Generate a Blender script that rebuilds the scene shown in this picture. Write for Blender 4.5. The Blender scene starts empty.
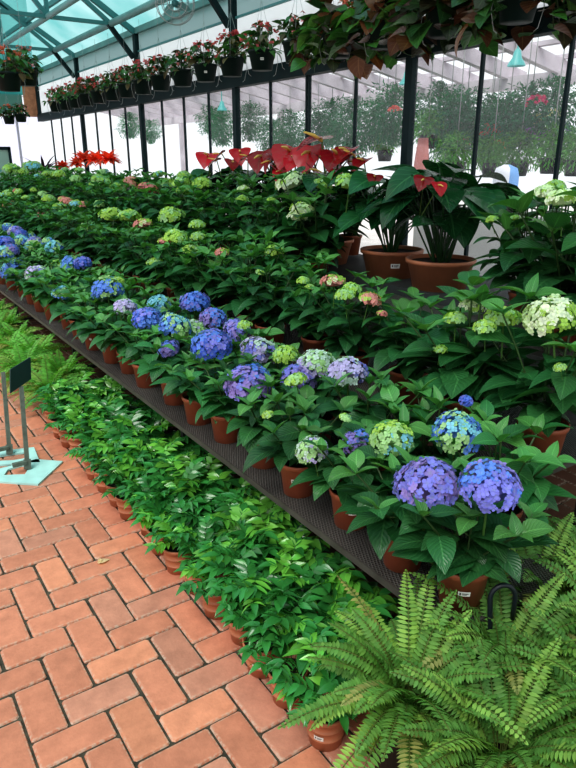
import bpy, math, random
from mathutils import Vector, Matrix
V = Vector
PI = math.pi
sc = bpy.context.scene
COL = sc.collection
R = random.Random(7)

# ------------------------------------------------------------------ camera
H, F = 1.65, 652.0
PIT, YAW = math.radians(19.05), math.radians(33.8)
cp, sp = math.cos(PIT), math.sin(PIT)
fh = V((math.sin(YAW), math.cos(YAW), 0)); rt = V((math.cos(YAW), -math.sin(YAW), 0))
fw = fh * cp + V((0, 0, -sp)); upv = fh * sp + V((0, 0, cp))
cd = bpy.data.cameras.new('camera'); cam = bpy.data.objects.new('camera', cd); COL.objects.link(cam)
cam.matrix_world = Matrix(((rt.x, upv.x, -fw.x, 0), (rt.y, upv.y, -fw.y, 0), (rt.z, upv.z, -fw.z, H), (0, 0, 0, 1)))
cd.sensor_fit = 'VERTICAL'; cd.sensor_height = 36; cd.lens = F / 768 * 36; cd.clip_start = .02; cd.clip_end = 200
sc.camera = cam
def ray(px, py): return fw + rt * ((px - 288) / F) + upv * ((384 - py) / F)
def atz(px, py, z):
    d = ray(px, py); return V((0, 0, H)) + d * ((z - H) / d.z)
def atx(px, py, x):
    d = ray(px, py); return V((0, 0, H)) + d * (x / d.x)
def atd(px, py, t): return V((0, 0, H)) + ray(px, py) * t
def aty(px, py, y):
    d = ray(px, py); return V((0, 0, H)) + d * (y / d.y)

# ------------------------------------------------------------------ mesh helper
class MB:
    def __init__(s): s.v = []; s.f = []; s.c = []; s.u = []; s.m = []; s.mi = 0; s.col = (1, 1, 1)
    def vert(s, p, uv=(0, 0), c=None):
        s.v.append((p[0], p[1], p[2])); s.c.append(c or s.col); s.u.append(uv); return len(s.v) - 1
    def face(s, *i): s.f.append(i); s.m.append(s.mi)
    def box(s, x0, x1, y0, y1, z0, z1):
        b = len(s.v)
        for x in (x0, x1):
            for y in (y0, y1):
                for z in (z0, z1): s.vert((x, y, z))
        for q in ((0, 1, 3, 2), (4, 6, 7, 5), (0, 4, 5, 1), (2, 3, 7, 6), (0, 2, 6, 4), (1, 5, 7, 3)): s.face(*[b + k for k in q])
        return s
    def bar(s, a, b, w, h=None, upd=(0, 0, 1)):
        a, b = V(a), V(b); h = h or w; d = (b - a).normalized(); u = V(upd)
        if abs(d.dot(u)) > .98: u = V((1, 0, 0))
        sd = d.cross(u).normalized(); u = sd.cross(d).normalized(); k = len(s.v)
        for p in (a, b):
            for i, j in ((-1, -1), (1, -1), (1, 1), (-1, 1)): s.vert(p + sd * (i * w / 2) + u * (j * h / 2))
        for q in ((0, 1, 2, 3), (7, 6, 5, 4), (0, 4, 5, 1), (1, 5, 6, 2), (2, 6, 7, 3), (3, 7, 4, 0)): s.face(*[k + i for i in q])
        return s
    def tube(s, pts, r, n=6, cap=True):
        pts = [V(p) for p in pts]; rr = r if isinstance(r, (list, tuple)) else [r] * len(pts); k0 = len(s.v); sd = None
        for i, p in enumerate(pts):
            d = (pts[min(i + 1, len(pts) - 1)] - pts[max(i - 1, 0)]).normalized()
            if sd is None: sd = d.orthogonal().normalized()
            sd = (sd - d * sd.dot(d)).normalized(); t = d.cross(sd)
            for j in range(n):
                a = 2 * PI * j / n; s.vert(p + (sd * math.cos(a) + t * math.sin(a)) * rr[i])
        for i in range(len(pts) - 1):
            for j in range(n):
                a = k0 + i * n; s.face(a + j, a + (j + 1) % n, a + n + (j + 1) % n, a + n + j)
        if cap:
            s.face(*[k0 + j for j in range(n)][::-1]); e = k0 + (len(pts) - 1) * n; s.face(*[e + j for j in range(n)])
        return s
    def lathe(s, prof, n=28, o=(0, 0, 0), mats=None):
        k0 = len(s.v)
        for (r, z) in prof:
            for j in range(n):
                a = 2 * PI * j / n; s.vert((o[0] + r * math.cos(a), o[1] + r * math.sin(a), o[2] + z), (j / n, z))
        for i in range(len(prof) - 1):
            if mats: s.mi = mats[i]
            for j in range(n):
                a = k0 + i * n; s.face(a + j, a + (j + 1) % n, a + n + (j + 1) % n, a + n + j)
        if mats: s.mi = 0
        return s
    def mesh(s, name, mats, smooth=True):
        me = bpy.data.meshes.new(name); me.from_pydata(s.v, [], s.f)
        for m in (mats if isinstance(mats, (list, tuple)) else [mats]): me.materials.append(m)
        if any(s.m): me.polygons.foreach_set('material_index', s.m)
        if smooth: me.polygons.foreach_set('use_smooth', [True] * len(s.f))
        at = me.color_attributes.new('Col', 'FLOAT_COLOR', 'POINT'); fl = []
        for c in s.c: fl += [c[0], c[1], c[2], 1]
        at.data.foreach_set('color', fl)
        uvl = me.uv_layers.new(name='UVMap'); n = len(me.loops); vi = [0] * n; me.loops.foreach_get('vertex_index', vi); uf = []
        for i in vi: uf += s.u[i]
        uvl.data.foreach_set('uv', uf); me.update(); return me
    def build(s, name, mats, parent=None, smooth=False): return link(name, s.mesh(name, mats, smooth), parent)

def link(name, me, parent=None, loc=(0, 0, 0), rz=0, scale=None):
    o = bpy.data.objects.new(name, me); COL.objects.link(o); o.parent = parent; o.location = loc; o.rotation_euler = (0, 0, rz)
    if scale: o.scale = scale if isinstance(scale, (tuple, list)) else (scale,) * 3
    return o
def empty(name, loc=(0, 0, 0), rz=0):
    o = bpy.data.objects.new(name, None); COL.objects.link(o); o.location = loc; o.rotation_euler = (0, 0, rz); o.empty_display_size = .05; return o
def tag(o, label, cat, group=None, kind=None):
    if len(label.split()) > 16: label = label.replace('leafy ', '').replace('bushy ', '')
    if len(label.split()) > 16: label = label.replace('pink and green and ', 'pink-green and ').replace(' heads', '')
    o['label'] = label; o['category'] = cat
    if group: o['group'] = group
    if kind: o['kind'] = kind
    return o
def struct(o): o['kind'] = 'structure'; return o
ORD = 'first second third fourth fifth sixth seventh eighth ninth tenth eleventh twelfth thirteenth fourteenth fifteenth sixteenth seventeenth eighteenth nineteenth'.split()
TENS = {2: 'twenty', 3: 'thirty', 4: 'forty', 5: 'fifty'}
def nth(i):
    if i < 20: return ORD[i - 1]
    t, u = divmod(i, 10)
    return (TENS[t][:-1] + 'ieth') if u == 0 else TENS[t] + '-' + ORD[u - 1]

# ------------------------------------------------------------------ materials
def N(nt, t, **k):
    n = nt.nodes.new(t)
    for a, b in k.items():
        if a in n.inputs.keys() if isinstance(a, str) else False: n.inputs[a].default_value = b
        else: setattr(n, a, b)
    return n
def newmat(name):
    m = bpy.data.materials.new(name); m.use_nodes = True; nt = m.node_tree; nt.nodes.clear()
    return m, nt, nt.nodes.new('ShaderNodeOutputMaterial')
def c4(c): return (c[0], c[1], c[2], 1)
def plain(name, col, rough=.6, metal=0, noise=0.0, nscale=20, bump=0.0, spec=.5, trans=0.0):
    m, nt, out = newmat(name); L = nt.links.new
    b = nt.nodes.new('ShaderNodeBsdfPrincipled'); b.inputs['Roughness'].default_value = rough; b.inputs['Metallic'].default_value = metal
    b.inputs['Specular IOR Level'].default_value = spec; b.inputs['Base Color'].default_value = c4(col)
    if noise or bump:
        tc = nt.nodes.new('ShaderNodeTexCoord'); nz = nt.nodes.new('ShaderNodeTexNoise'); nz.inputs['Scale'].default_value = nscale; nz.inputs['Detail'].default_value = 5
        L(tc.outputs['Object'], nz.inputs['Vector'])
        if noise:
            mr = nt.nodes.new('ShaderNodeMapRange'); mr.inputs[1].default_value = .3; mr.inputs[2].default_value = .7; mr.inputs[3].default_value = 1 - noise; mr.inputs[4].default_value = 1 + noise
            L(nz.outputs[0], mr.inputs[0]); mx = nt.nodes.new('ShaderNodeVectorMath'); mx.operation = 'SCALE'; mx.inputs[0].default_value = col; L(mr.outputs[0], mx.inputs['Scale']); L(mx.outputs[0], b.inputs['Base Color'])
        if bump:
            bp = nt.nodes.new('ShaderNodeBump'); bp.inputs['Strength'].default_value = bump; bp.inputs['Distance'].default_value = .01; L(nz.outputs[0], bp.inputs['Height']); L(bp.outputs[0], b.inputs['Normal'])
    if trans:
        t = nt.nodes.new('ShaderNodeBsdfTranslucent'); t.inputs[0].default_value = c4(col); mx = nt.nodes.new('ShaderNodeMixShader'); mx.inputs[0].default_value = trans
        L(b.outputs[0], mx.inputs[1]); L(t.outputs[0], mx.inputs[2]); L(mx.outputs[0], out.inputs[0])
    else: L(b.outputs[0], out.inputs[0])
    return m
def leafmat(name, tint=(1, 1, 1), rough=.36, trans=.22, veins=True, spec=.5, vscale=9.0, rnd=.25, midc=1.5):
    """leaf colour comes from the per-leaf attribute, veins from the leaf's own UV"""
    m, nt, out = newmat(name); L = nt.links.new
    at = nt.nodes.new('ShaderNodeAttribute'); at.attribute_name = 'Col'
    oi = nt.nodes.new('ShaderNodeObjectInfo')
    mr = nt.nodes.new('ShaderNodeMapRange'); mr.inputs[3].default_value = 1 - rnd; mr.inputs[4].default_value = 1 + rnd; L(oi.outputs['Random'], mr.inputs[0])
    sc1 = nt.nodes.new('ShaderNodeVectorMath'); sc1.operation = 'SCALE'; L(at.outputs['Color'], sc1.inputs[0]); L(mr.outputs[0], sc1.inputs['Scale'])
    tn = nt.nodes.new('ShaderNodeVectorMath'); tn.operation = 'MULTIPLY'; tn.inputs[1].default_value = tint; L(sc1.outputs[0], tn.inputs[0])
    col = tn.outputs[0]
    b = nt.nodes.new('ShaderNodeBsdfPrincipled'); b.inputs['Roughness'].default_value = rough; b.inputs['Specular IOR Level'].default_value = spec
    if veins:
        uv = nt.nodes.new('ShaderNodeUVMap'); sx = nt.nodes.new('ShaderNodeSeparateXYZ'); L(uv.outputs[0], sx.inputs[0])
        def M(op, a, bb=None):
            n = nt.nodes.new('ShaderNodeMath'); n.operation = op
            for i, q in enumerate((a, bb)):
                if q is None: continue
                if isinstance(q, (int, float)): n.inputs[i].default_value = q
                else: L(q, n.inputs[i])
            return n.outputs[0]
        du = M('ABSOLUTE', M('SUBTRACT', sx.outputs[0], .5))
        mid = M('LESS_THAN', du, .028)
        ph = M('FRACT', M('SUBTRACT', M('MULTIPLY', sx.outputs[1], vscale), M('MULTIPLY', du, vscale * .62)))
        side = M('MULTIPLY', M('LESS_THAN', ph, .13), .45)
        vn = M('MAXIMUM', mid, side)
        mx = nt.nodes.new('ShaderNodeMix'); mx.data_type = 'RGBA'; L(vn, mx.inputs[0]); L(col, mx.inputs[6])
        br = nt.nodes.new('ShaderNodeVectorMath'); br.operation = 'MULTIPLY_ADD'; L(col, br.inputs[0]); br.inputs[1].default_value = (midc, midc, midc); br.inputs[2].default_value = (.02, .03, .012); L(br.outputs[0], mx.inputs[7])
        col = mx.outputs[2]
        bp = nt.nodes.new('ShaderNodeBump'); bp.inputs['Strength'].default_value = .5; bp.inputs['Distance'].default_value = .004
        L(M('ABSOLUTE', M('SUBTRACT', ph, .5)), bp.inputs['Height']); bp.invert = True; L(bp.outputs[0], b.inputs['Normal'])
    L(col, b.inputs['Base Color'])
    t = nt.nodes.new('ShaderNodeBsdfTranslucent'); t2 = nt.nodes.new('ShaderNodeVectorMath'); t2.operation = 'MULTIPLY'; t2.inputs[1].default_value = (1.5, 1.6, .6); L(col, t2.inputs[0]); L(t2.outputs[0], t.inputs[0])
    mx = nt.nodes.new('ShaderNodeMixShader'); mx.inputs[0].default_value = trans; L(b.outputs[0], mx.inputs[1]); L(t.outputs[0], mx.inputs[2]); L(mx.outputs[0], out.inputs[0])
    return m
M_hyd = leafmat('hydrangea_leaf')
M_gnd = leafmat('glossy_leaf', rough=.2, trans=.2, veins=False, rnd=.2, spec=.6)
M_fern = leafmat('fern_leaf', rough=.5, trans=.3, veins=False, spec=.25, rnd=.12)
M_anth = leafmat('anthurium_leaf', rough=.25, trans=.12, vscale=6)
M_beg = leafmat('begonia_leaf', rough=.35, trans=.25, vscale=5)
M_out = leafmat('outdoor_leaf', rough=.6, trans=.35, veins=False, spec=.2, rnd=.2)
M_petal = leafmat('petal', rough=.6, trans=.25, veins=False, spec=.15, rnd=.06)
M_spathe = leafmat('red_spathe', rough=.22, trans=.12, vscale=4, rnd=.15, midc=.8)
M_terra = plain('terracotta_plastic', (.36, .105, .05), .5, noise=.18, nscale=9, bump=.1)
M_terra2 = plain('pale_terracotta', (.42, .155, .075), .5, noise=.15, nscale=7)
M_soil = plain('potting_soil', (.018, .012, .008), .95, noise=.4, nscale=60, bump=.8)
M_dpot = plain('dark_green_plastic', (.007, .018, .016), .55, spec=.25)
M_label = plain('paper_label', (.75, .75, .7), .6)
M_ink = plain('label_print', (.05, .05, .05), .7)
M_steel = plain('dark_green_steel', (.006, .020, .022), .6, noise=.2, nscale=6, spec=.2)
M_tube = plain('grey_green_tube', (.12, .26, .25), .5, noise=.15, nscale=5)
M_tdark = plain('teal_truss_steel', (.05, .19, .19), .5)
M_wire = plain('galvanised_wire', (.35, .37, .36), .4, metal=.4)
M_black = plain('black_plastic', (.012, .016, .022), .4)

# ------------------------------------------------------------------ leaves
def leaf(mb, p, d, nrm, L, W, col, droop=.5, fold=.25, n=5, kind='ovate', uvs=True, tw=0):
    """one curved blade: three columns of vertices along a bending midrib"""
    d = V(d).normalized(); nrm = V(nrm); sd = d.cross(nrm)
    if sd.length < 1e-4: sd = d.orthogonal()
    sd.normalize(); up = sd.cross(d).normalized()
    p = V(p); st = L / n; rows = []
    for i in range(n + 1):
        t = i / n
        if kind == 'ovate': w = math.sin(PI * min(1, .03 + t * .97) ** .72) ** .85 * (1 - .25 * t)
        elif kind == 'heart': w = (1.05 * math.sqrt(max(0, 1 - (1 - min(1, t / .28)) ** 2)) if t < .28 else 1.05 * (1 - ((t - .28) / .72) ** 1.6)) if t > 0 else .5
        else: w = math.sin(PI * min(1, .02 + t * .98) ** .85)
        w = max(w, .0) * W / 2
        if i == n: w = W * .015
        k = tuple(c * (1 + .12 * math.sin(t * 3)) for c in col)
        e = up * (fold * w)
        rows.append((mb.vert(p - sd * w + e, (0, t), k), mb.vert(p, (.5, t), k), mb.vert(p + sd * w + e, (1, t), k)))
        if i < n:
            a = -droop / n; q = Matrix.Rotation(a, 3, sd); d = q @ d; up = q @ up; p = p + d * st
            if tw: q = Matrix.Rotation(tw / n, 3, d); sd = q @ sd; up = q @ up
    for a, b in zip(rows, rows[1:]):
        mb.face(a[0], a[1], b[1], b[0]); mb.face(a[1], a[2], b[2], b[1])
    return p
def sph(az, el): return V((math.cos(az) * math.cos(el), math.sin(az) * math.cos(el), math.sin(el)))
def jit(c, r, a=.25, warm=.0):
    k = 1 + r.uniform(-a, a); w = r.uniform(0, warm); return (c[0] * k * (1 + w), c[1] * k, c[2] * k * (1 - w * .4))

def hyd_foliage(seed, Hh=.3, Rr=.22, ns=8, nn=5, LL=.13, base=(.026, .125, .034), young=(.075, .23, .05)):
    r = random.Random(seed); mb = MB()
    for i in range(ns):
        az = 2 * PI * i / ns + r.uniform(-.4, .4); rad = Rr * (.75 if i % 3 else .12) * r.uniform(.75, 1.1); hh = Hh * r.uniform(.72, 1.08)
        pts = []
        for k in range(nn + 1):
            t = k / nn; pts.append(V((math.cos(az) * (.02 + rad * t ** 1.3), math.sin(az) * (.02 + rad * t ** 1.3), hh * t)))
        mb.col = (.05, .1, .03); mb.tube(pts, .0035, 4, False)
        ph = r.uniform(0, PI)
        for k in range(1, nn + 1):
            ph += PI / 2 + r.uniform(-.3, .3); t = k / nn
            for s in (0, PI):
                a2 = ph + s; out = V((math.cos(a2), math.sin(a2), 0)); orad = V((math.cos(az), math.sin(az), 0))
                el = r.uniform(-.12, .42) + (.4 if k == nn else 0)
                dd = (out + orad * .55 * (t if i % 3 else .1)).normalized() * math.cos(el) + V((0, 0, math.sin(el)))
                sz = LL * (1.12 - .35 * t) * r.uniform(.75, 1.15) * (.8 if k == nn else 1)
                col = jit(base, r, .3, .3) if k < nn or r.random() < .5 else jit(young, r, .25, .3)
                pet = pts[k] + dd * .018
                mb.col = (.06, .14, .03); mb.tube([pts[k], pet], .002, 3, False)
                leaf(mb, pet, dd, V((r.uniform(-.35, .35), r.uniform(-.35, .35), 1)), sz, sz * r.uniform(.66, .82), col, r.uniform(.4, 1.05), r.uniform(.1, .35), 6, 'ovate')
        # young upright pair at the tip
        for s in (0, PI):
            dd = sph(ph + PI / 2 + s, r.uniform(.6, 1.1)); leaf(mb, pts[-1], dd, V((0, 0, 1)) - orad * .1, LL * .55 * r.uniform(.7, 1.2), LL * .28, jit(young, r, .2, .2), .4, .4, 5)
    # skirt leaves that hang over the pot
    for i in range(int(ns * .7)):
        az = r.uniform(0, 2 * PI); dd = sph(az, r.uniform(.1, .6)); p = V((math.cos(az) * .05, math.sin(az) * .05, Hh * r.uniform(.2, .45)))
        sz = LL * r.uniform(.9, 1.2); q = p + dd * .05; mb.col = (.05, .12, .03); mb.tube([p * .6, q], .0025, 3, False)
        leaf(mb, q, dd, V((0, 0, 1)), sz, sz * .76, jit(base, r, .25, .25), r.uniform(.5, 1.2), .2, 6)
    return mb.mesh('hydrangea_foliage', M_hyd)

def head_mesh(seed, pal, Rr=.082, nf=190, fl=.0128, flat=.82, stem=.16, low=-.35):
    """mophead: a dome of four-petalled florets on a short stem"""
    r = random.Random(seed); mb = MB(); mb.col = (.08, .17, .04); mb.tube([(0, 0, -stem - Rr * .3), (.004, 0, -.05), (0, 0, 0)], .004, 5)
    mb.col = tuple(c * .6 for c in pal[0][1])
    mb.lathe([(0.001, Rr * .72 * flat), (Rr * .45, Rr * .6 * flat), (Rr * .68, Rr * .2), (Rr * .55, -Rr * .25), (.004, -Rr * .3)], 10)
    g = PI * (3 - math.sqrt(5)); lob = [(sph(r.uniform(0, 6.28), r.uniform(-.2, 1.4)), r.uniform(.0, .13)) for _ in range(6)]
    tot = sum(w for w, _ in pal)
    # colour drifts over the head: each palette entry owns a few random directions
    seeds = [(sph(r.uniform(0, 6.28), r.uniform(-.3, 1.5)), c) for w, c in pal for _ in range(max(1, round(w / tot * 9)))]
    for i in range(nf):
        z = 1 - (1 - low) * (i + .5) / nf; th = i * g + r.uniform(-.25, .25); q = math.sqrt(max(0, 1 - z * z))
        n = V((math.cos(th) * q, math.sin(th) * q, z)); k = 1 + r.uniform(-.07, .05)
        for (ld, la) in lob: k += la * max(0, n.dot(ld)) ** 6
        p = V((n.x * Rr * k, n.y * Rr * k, n.z * Rr * k * flat))
        n = (n + V((r.uniform(-.35, .35), r.uniform(-.35, .35), r.uniform(-.25, .35)))).normalized()
        c = min(seeds, key=lambda s: (s[0] - n).length + r.uniform(0, .7))[1]; c = jit(c, r, .16)
        a = n.orthogonal().normalized(); b = n.cross(a); ph = r.uniform(0, 1.57); f = fl * r.uniform(.8, 1.2)
        cc = tuple(x * .6 + y * .25 for x, y in zip(c, (.5, .6, .5)))
        for j in range(4):
            an = ph + j * PI / 2; u = a * math.cos(an) + b * math.sin(an); w = n.cross(u); cup = r.uniform(.05, .35)
            c0 = mb.vert(p + n * .001, (0, 0), cc); l1 = mb.vert(p + u * f * .55 + w * f * .5 + n * f * cup * .6, (0, 0), c); rr = mb.vert(p + u * f * .55 - w * f * .5 + n * f * cup * .6, (0, 0), c)
            l2 = mb.vert(p + u * f * 1.0 + w * f * .26 + n * f * cup, (0, 0), c); r2 = mb.vert(p + u * f * 1.0 - w * f * .26 + n * f * cup, (0, 0), c)
            mb.face(c0, rr, r2, l2, l1)
    return mb.mesh('flower_head', M_petal, False)

# palettes (linear)
BLU, DBL, VIO, PUR, LIL, AQU = (.13, .26, .80), (.08, .15, .66), (.23, .23, .74), (.32, .24, .64), (.50, .44, .78), (.24, .55, .74)
PAL, GRN, LIM, PNK, CRM, DPK = (.55, .68, .64), (.38, .60, .28), (.40, .60, .12), (.70, .30, .28), (.66, .78, .48), (.62, .20, .22)
PALS = {'blue': [(3, BLU), (2, DBL), (2, VIO)], 'violet': [(3, VIO), (2, PUR), (1, BLU)], 'purple': [(3, PUR), (3, VIO), (1, LIL)],
        'lilac': [(3, LIL), (2, VIO), (1, PAL)], 'aqua': [(3, AQU), (2, BLU), (2, GRN)], 'pale': [(3, PAL), (2, LIL), (2, GRN)],
        'green': [(3, GRN), (2, LIM), (1, AQU)], 'lime': [(3, LIM), (2, GRN)], 'pinkgreen': [(3, PNK), (4, LIM), (1, CRM)], 'cream': [(4, CRM), (1, LIM), (2, (.78, .82, .66))],
        'pink': [(3, DPK), (2, PNK), (1, LIM)], 'bluegreen': [(4, BLU), (2, AQU), (2, GRN)]}
BIG = {k: [head_mesh(100 + i * 7 + j, p) for j in range(2)] for i, (k, p) in enumerate(PALS.items())}
SML = {k: [head_mesh(300 + i * 7 + j, PALS[k], Rr=.08, nf=80, fl=.0155, flat=.62, low=-.05) for j in range(2)] for i, k in enumerate(('lime', 'green', 'pinkgreen', 'cream', 'pink'))}
HYDS = [hyd_foliage(10 + i, .20 + .02 * (i % 3), .20, 8, 3, .146, base=(.024, .118, .038), young=(.065, .22, .06)) for i in range(5)]
HYDT = [hyd_foliage(30 + i, .37 + .03 * (i % 3), .26, 10, 4, .158, base=(.024, .115, .038), young=(.065, .21, .055)) for i in range(5)]

# ------------------------------------------------------------------ pots
def pot_mesh(Rt, Rb, Hh, rim=.02, mat=None, bands=(), soil=True):
    mb = MB(); pr = [(.001, .0), (Rb, 0)]
    for b in bands:
        z = b * Hh; r_ = Rb + (Rt * .94 - Rb) * b; pr += [(r_, z - .004), (r_ + .003, z - .002), (r_ + .003, z + .002), (r_, z + .004)]
    pr += [(Rt * .94, Hh - rim), (Rt, Hh - rim + .001), (Rt * 1.01, Hh - .003), (Rt * .99, Hh), (Rt * .93, Hh), (Rt * .91, Hh - rim * .9)]
    m = [0] * (len(pr) - 1)
    if soil: pr += [(.001, Hh - rim * .8)]; m += [1]
    mb.lathe(pr, 30, mats=m); return mb.mesh('pot', [mat or M_terra, M_soil])
def label_mesh(Rt, Rb, Hh, w=.034, h=.016, zc=.55, round_=False):
    """small paper price sticker bent round the pot wall, with a few lines of print"""
    mb = MB()
    def at(a, z, o): r_ = Rb + (Rt * .94 - Rb) * (z / (Hh * .86)) + o; return (r_ * math.cos(a), r_ * math.sin(a), z)
    rm = (Rb + Rt) / 2; da = w / rm / 2; z0 = Hh * zc - h / 2
    def patch(a0, a1, z0, z1, o, mi, n=5):
        mb.mi = mi; k = []
        for i in range(n + 1):
            a = a0 + (a1 - a0) * i / n; k.append((mb.vert(at(a, z0, o)), mb.vert(at(a, z1, o))))
        for p, q in zip(k, k[1:]): mb.face(p[0], q[0], q[1], p[1])
    if round_:
        c = mb.vert(at(0, z0 + h / 2, .0015)); ring = [mb.vert(at(math.cos(t) * da, z0 + h / 2 + math.sin(t) * h / 2, .0015)) for t in [2 * PI * i / 12 for i in range(12)]]
        for i in range(12): mb.face(c, ring[i], ring[(i + 1) % 12])
    else:
        patch(-da, da, z0, z0 + h, .0015, 0); patch(-da * .75, -da * .5, z0 + h * .3, z0 + h * .75, .002, 1, 1); patch(-da * .35, da * .7, z0 + h * .52, z0 + h * .68, .002, 1, 3); patch(-da * .35, da * .45, z0 + h * .28, z0 + h * .4, .002, 1, 3)
    return mb.mesh('price_label', [M_label, M_ink])
P_ben = pot_mesh(.08, .06, .14); P_gnd = pot_mesh(.066, .05, .12, .016, M_terra2, (.33, .62)); P_tier = pot_mesh(.095, .07, .155)
P_bowl = pot_mesh(.21, .16, .18, .025, M_terra2); P_hang = pot_mesh(.125, .09, .16, .02, M_dpot); P_fern = pot_mesh(.10, .075, .30, .02, M_dpot)
L_ben = label_mesh(.08, .06, .14); L_dot = label_mesh(.08, .06, .14, .018, .018, .6, True); L_gnd = label_mesh(.066, .05, .12, .03, .016, .45); L_tier = label_mesh(.095, .07, .155, .045, .018, .45); L_bowl = label_mesh(.21, .16, .18, .06, .03, .5); L_hang = label_mesh(.125, .09, .16, .03, .02, .5)
CAMA = lambda x, y: math.atan2(-y, -x)   # heading from a pot toward the aisle viewer

# ------------------------------------------------------------------ plants
class Row: pass
def hyd_plant(x, y, z, pot, potH, fol, scale, heads, label, group, lab=None, rz=None, cat='hydrangea'):
    t = empty('potted_hydrangea', (x, y, z)); tag(t, label, cat, group)
    po = link('pot', pot, t)
    if lab: link('price_label', lab, po, rz=CAMA(x, y) + R.uniform(-.5, .5))
    link('foliage', fol, t, (0, 0, potH - .02), R.uniform(0, 6.28) if rz is None else rz, scale)
    for (p, me, s) in heads:
        h = link('flower_head', me, t, p - V((x, y, z)), R.uniform(0, 6.28), s)
        ax = V((p.x - x, p.y - y, 0)); h.rotation_euler = (R.uniform(-.15, .15) - ax.y * .8, R.uniform(-.15, .15) + ax.x * .8, R.uniform(0, 6.28))
    return t
def assign(plants, flowers):
    """plants: list of dict x,y ; flowers: (point, mesh, scale) -> nearest plant"""
    for f in flowers:
        b = min(plants, key=lambda q: (q['x'] - f[0].x) ** 2 + (q['y'] - f[0].y) ** 2); b['h'].append(f)
def big(px, py, X, rpx, pal):
    p = atx(px, py, X); d = (p - V((0, 0, H))).dot(fw); return (p, R.choice(BIG[pal]), rpx * d / F / .088)
def sml(px, py, X, rpx, pal):
    X = X * .94; rpx *= 1.12; p = atx(px, py - 2, X); d = (p - V((0, 0, H))).dot(fw); return (p, R.choice(SML[pal]), rpx * d / F / .088)
WORD = {'blue': 'blue', 'violet': 'violet blue', 'purple': 'purple', 'lilac': 'lilac', 'aqua': 'aqua blue', 'pale': 'pale lilac-green', 'green': 'green', 'lime': 'lime green', 'pinkgreen': 'pink and green', 'cream': 'creamy white', 'pink': 'dusty pink', 'bluegreen': 'blue-green'}
MESHPAL = {}
for dct in (BIG, SML):
    for k, l in dct.items():
        for me in l: MESHPAL[me.name] = k
def hdesc(hs):
    seen = []
    for f in sorted(hs, key=lambda f: -f[2]):
        w = WORD[MESHPAL[f[1].name]]
        if w not in seen: seen.append(w)
    return seen[:2]

# ---- front bench, two rows of blue hydrangeas
Y1 = [1.07, 1.31, 1.60, 1.90, 2.19, 2.51, 2.78, 3.10, 3.45, 3.75, 4.02, 4.39, 4.74, 5.08, 5.45, 5.82, 6.18, 6.58, 7.0, 7.4, 7.8, 8.25, 8.7, 9.15, 9.6, 10.05, 10.5, 11.0, 11.5]
ZB1 = .40
rowA = [dict(x=1.34 + R.uniform(-.02, .02), y=y, h=[]) for y in Y1]
rowB = [dict(x=1.68 + R.uniform(-.03, .03), y=1.22 + .335 * i + R.uniform(-.04, .04), h=[]) for i in range(31)]
fA = [big(427, 487, 1.27, 32, 'purple'), big(490, 488, 1.33, 31, 'violet'), big(391, 441, 1.40, 22, 'green'), big(357, 443, 1.36, 16, 'violet'), big(312, 451, 1.22, 17, 'pale'),
      big(248, 386, 1.36, 25, 'violet'), big(212, 346, 1.36, 20, 'blue'), big(168, 350, 1.3, 11, 'violet'), big(175, 328, 1.38, 16, 'bluegreen'), big(147, 320, 1.34, 15, 'blue'),
      big(125, 309, 1.34, 12, 'lilac'), big(62, 294, 1.3, 10, 'aqua'), big(38, 276, 1.34, 12, 'lilac'), big(14, 271, 1.32, 13, 'bluegreen'), big(108, 291, 1.42, 16, 'bluegreen'), big(3, 246, 1.45, 8, 'blue'), sml(268, 417, 1.32, 6, 'lime'), big(466, 401, 1.5, 7, 'blue')]
fB = [big(458, 435, 1.58, 25, 'bluegreen'), big(347, 374, 1.62, 20, 'lilac'), big(316, 366, 1.66, 19, 'pale'), big(299, 380, 1.58, 19, 'violet'), sml(296, 384, 1.52, 11, 'lime'), big(259, 353, 1.62, 18, 'lilac'),
      big(286, 356, 1.64, 13, 'lime'), big(193, 332, 1.5, 14, 'pale'), big(237, 332, 1.68, 14, 'purple'), sml(245, 328, 1.7, 7, 'lime'), big(213, 320, 1.66, 14, 'violet'), big(195, 304, 1.66, 15, 'blue'),
      big(160, 306, 1.62, 13, 'aqua'), big(72, 266, 1.66, 11, 'aqua'), big(58, 267, 1.6, 8, 'green'), big(83, 264, 1.72, 9, 'blue'), big(54, 248, 1.72, 9, 'aqua'), big(33, 247, 1.66, 8, 'green'), big(12, 251, 1.6, 12, 'blue'), big(20, 243, 1.7, 8, 'violet'), sml(345, 420, 1.4, 6, 'green'), sml(118, 283, 1.6, 6, 'lime')]
assign(rowA, fA); assign(rowB, fB)
far_p = ['blue', 'aqua', 'bluegreen', 'violet', 'lilac']
for row, x0 in ((rowA, 1.36), (rowB, 1.66)):
    for q in row:
        if not q['h'] and q['y'] > 6.6:
            for _ in range(2): q['h'].append((V((q['x'] + R.uniform(-.12, .08), q['y'] + R.uniform(-.12, .12), ZB1 + R.uniform(.38, .46))), R.choice(BIG[R.choice(far_p)]), R.uniform(.75, 1.0)))
for nm, row in (('front', rowA), ('back', rowB)):
    for i, q in enumerate(row):
        ds = hdesc(q['h']); n = nth(i + 1)
        what = ('hydrangea with %s mopheads' % ' and '.join(ds)) if len(q['h']) > 1 else ('hydrangea with one %s mophead' % ds[0] if ds else 'hydrangea in leaf without open flowers')
        lab = None
        if nm == 'front': lab = L_ben if i in (2, 4, 0, 3) else (L_dot if i in (8, 9, 11, 12, 13, 14, 6) else None)
        s = R.uniform(.92, 1.08)
        hyd_plant(q['x'], q['y'], ZB1, P_ben, .14, HYDS[(i * 3 + (nm == 'back')) % 5], (s, s, s * (1.0 if nm == 'front' else 1.1)), q['h'], '%s, %s from near in low bench %s row' % (what, n, nm), 'blue hydrangeas in the %s row of the low bench' % nm, lab)

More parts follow.
